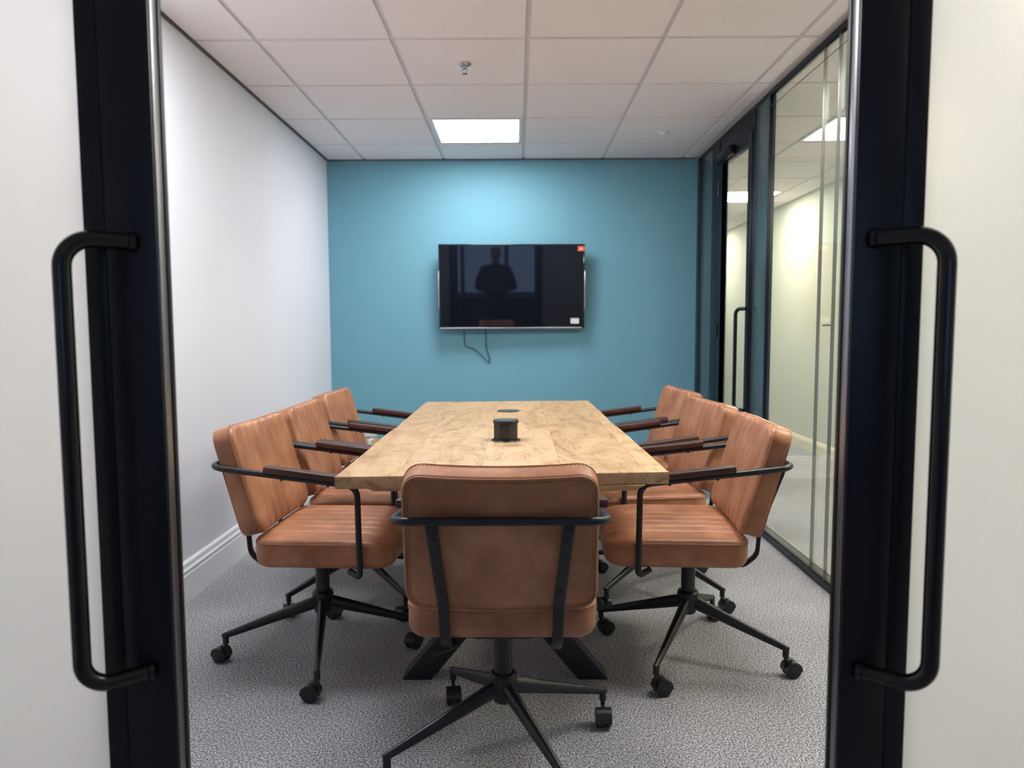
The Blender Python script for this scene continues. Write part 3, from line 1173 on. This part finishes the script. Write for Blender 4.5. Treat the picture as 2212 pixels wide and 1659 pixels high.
# ================================================================== the photographer, mirrored in the dark screen
def skinned(name, chains, material, parent, levels=2, root_pt=None):
    """chains: lists of (x, y, z, r); shared points join chains"""
    vs, rad, es, idx, roots = [], [], [], {}, set()
    for ch in chains:
        prev = None
        for x, y, z, r_ in ch:
            key = (round(x, 4), round(y, 4), round(z, 4))
            if key not in idx:
                if prev is None:
                    roots.add(len(vs))
                idx[key] = len(vs)
                vs.append((x, y, z))
                rad.append(r_ if isinstance(r_, tuple) else (r_, r_))
            k = idx[key]
            if prev is not None and prev != k:
                es.append((prev, k))
            prev = k
    me = bpy.data.meshes.new(name)
    me.from_pydata(vs, es, [])
    me.materials.append(material)
    o = bpy.data.objects.new(name, me)
    COL.objects.link(o)
    o.parent = parent
    sk = o.modifiers.new('skin', 'SKIN')
    sk.use_smooth_shade = True
    if not me.skin_vertices:
        bm = bmesh.new()
        bm.from_mesh(me)
        bm.verts.layers.skin.verify()
        bm.to_mesh(me)
        bm.free()
    for i, v in enumerate(me.skin_vertices[0].data):
        v.radius = rad[i]
        v.use_root = i in roots
    sb = o.modifiers.new('smooth', 'SUBSURF')
    sb.levels = sb.render_levels = levels
    return o

per = empty('person', 'person in a dark hooded coat holding up a phone, mirrored in the television screen', 'person', (.02, -.46, 0))
def arm(s):
    sh, el, wr = (s * .18, 0, 1.43), (s * .285, .07, 1.16), (s * .085, .36, 1.155)
    return sh, el, wr
body = [[(0, 0, .95, (.13, .10)), (0, 0, 1.08, (.125, .09)), (0, 0, 1.25, (.15, .10)), (0, 0, 1.40, (.13, .09)), (0, .005, 1.50, .055), (0, .015, 1.56, .055), (0, .025, 1.63, (.075, .088)), (0, .020, 1.70, (.076, .090)), (0, .012, 1.75, (.05, .06))]]
for s_ in (-1, 1):
    sh, el, wr = arm(s_)
    body.append([(0, 0, 1.40, (.13, .09)), (*sh, .055), ((sh[0] + el[0]) / 2, .03, 1.30, .048), (*el, .042), ((el[0] + wr[0]) / 2, .22, 1.158, .036), (*wr, .026), (s_ * .080, .405, 1.165, (.022, .036))])
    for j, (dz, ln) in enumerate(((.030, .052), (.010, .058), (-.010, .054), (-.028, .044))):
        body.append([(s_ * .080, .405, 1.165, (.022, .036)), (s_ * (.088), .425, 1.165 + dz, .0088), (s_ * (.086), .425 + ln * .45, 1.168 + dz, .0082), (s_ * (.070), .425 + ln * .60, 1.170 + dz, .0074)])
    body.append([(s_ * .080, .405, 1.165, (.022, .036)), (s_ * .062, .410, 1.190, .0105), (s_ * .050, .425, 1.207, .0088)])
    body.append([(0, 0, .95, (.13, .10)), (s_ * .095, 0, .88, .085), (s_ * .10, .012, .50, .055), (s_ * .105, -.01, .12, .036), (s_ * .105, .06, .045, (.035, .03))])
skinned('body', body, SKIN, per)
# face
g = G()
g.tube([(0, .118, 1.655), (0, .131, 1.628), (0, .120, 1.620)], [.006, .011, .008], 10)
g.obj('nose', SKIN, per, smooth=60)
for s_ in (-1, 1):
    g = G()
    g.lathe([(0, -.005), (.006, -.0035), (.009, 0), (.006, .0035), (0, .005)], 14, M=Matrix.Translation((s_ * .029, .098, 1.662)))
    g.obj('eye', WHITEP, per, smooth=60)
    g = G()
    g.lathe([(0, -.006), (.018, -.004), (.026, .004), (.020, .008), (0, .004)], 14, M=Matrix.Translation((s_ * .077, .015, 1.65)) @ Matrix.Rotation(R(90), 4, 'Y'))
    g.obj('ear', SKIN, per, smooth=60)
g = G()
g.tube([(-.024, .106, 1.588), (0, .114, 1.590), (.024, .106, 1.588)], .005, 8)
g.obj('mouth', mat('lips', (.35, .12, .10), .5), per, smooth=60)
skinned('hair', [[(0, -.02, 1.60, (.08, .07)), (0, -.022, 1.68, (.092, .085)), (0, -.002, 1.745, (.086, .092)), (0, .0, 1.785, (.04, .05))]], HAIRM, per)
coat = [[(0, 0, .80, (.20, .15)), (0, 0, 1.00, (.19, .14)), (0, 0, 1.22, (.20, .14)), (0, 0, 1.40, (.17, .12)), (0, -.005, 1.49, (.09, .09)), (0, -.03, 1.54, (.085, .07))]]
for s_ in (-1, 1):
    sh, el, wr = arm(s_)
    coat.append([(0, 0, 1.40, (.17, .12)), (sh[0] * 1.03, 0, 1.42, .085), (sh[0] * .5 + el[0] * .5, .03, 1.29, .078), (*el, .072), ((el[0] + wr[0]) / 2, .22, 1.158, .058), (wr[0] * 1.1, .345, 1.155, .043)])
skinned('coat', coat, COAT, per)
tr = []
for s_ in (-1, 1):
    tr.append([(s_ * .085, 0, .98, .10), (s_ * .095, 0, .84, .100), (s_ * .10, .012, .50, .075), (s_ * .105, -.01, .10, .060)])
skinned('trousers', tr, TROU, per)
for s_ in (-1, 1):
    g = G()
    g.box(s_ * .105 - .048, s_ * .105 + .048, -.09, .185, 0, .085, .03, 4)
    g.obj('shoe', BLK, per, smooth=60)
ph = empty('phone', 'dark phone held up in both hands by the person mirrored in the television', 'phone', (.02, -.012, 1.172))
G().box(-.076, .076, -.008, .000, -.037, .037, .003, 3).obj('phone_body', BEZ, ph)
G().box(-.073, .073, -.0086, -.0078, -.034, .034).obj('phone_screen', SCR, ph, smooth=0)
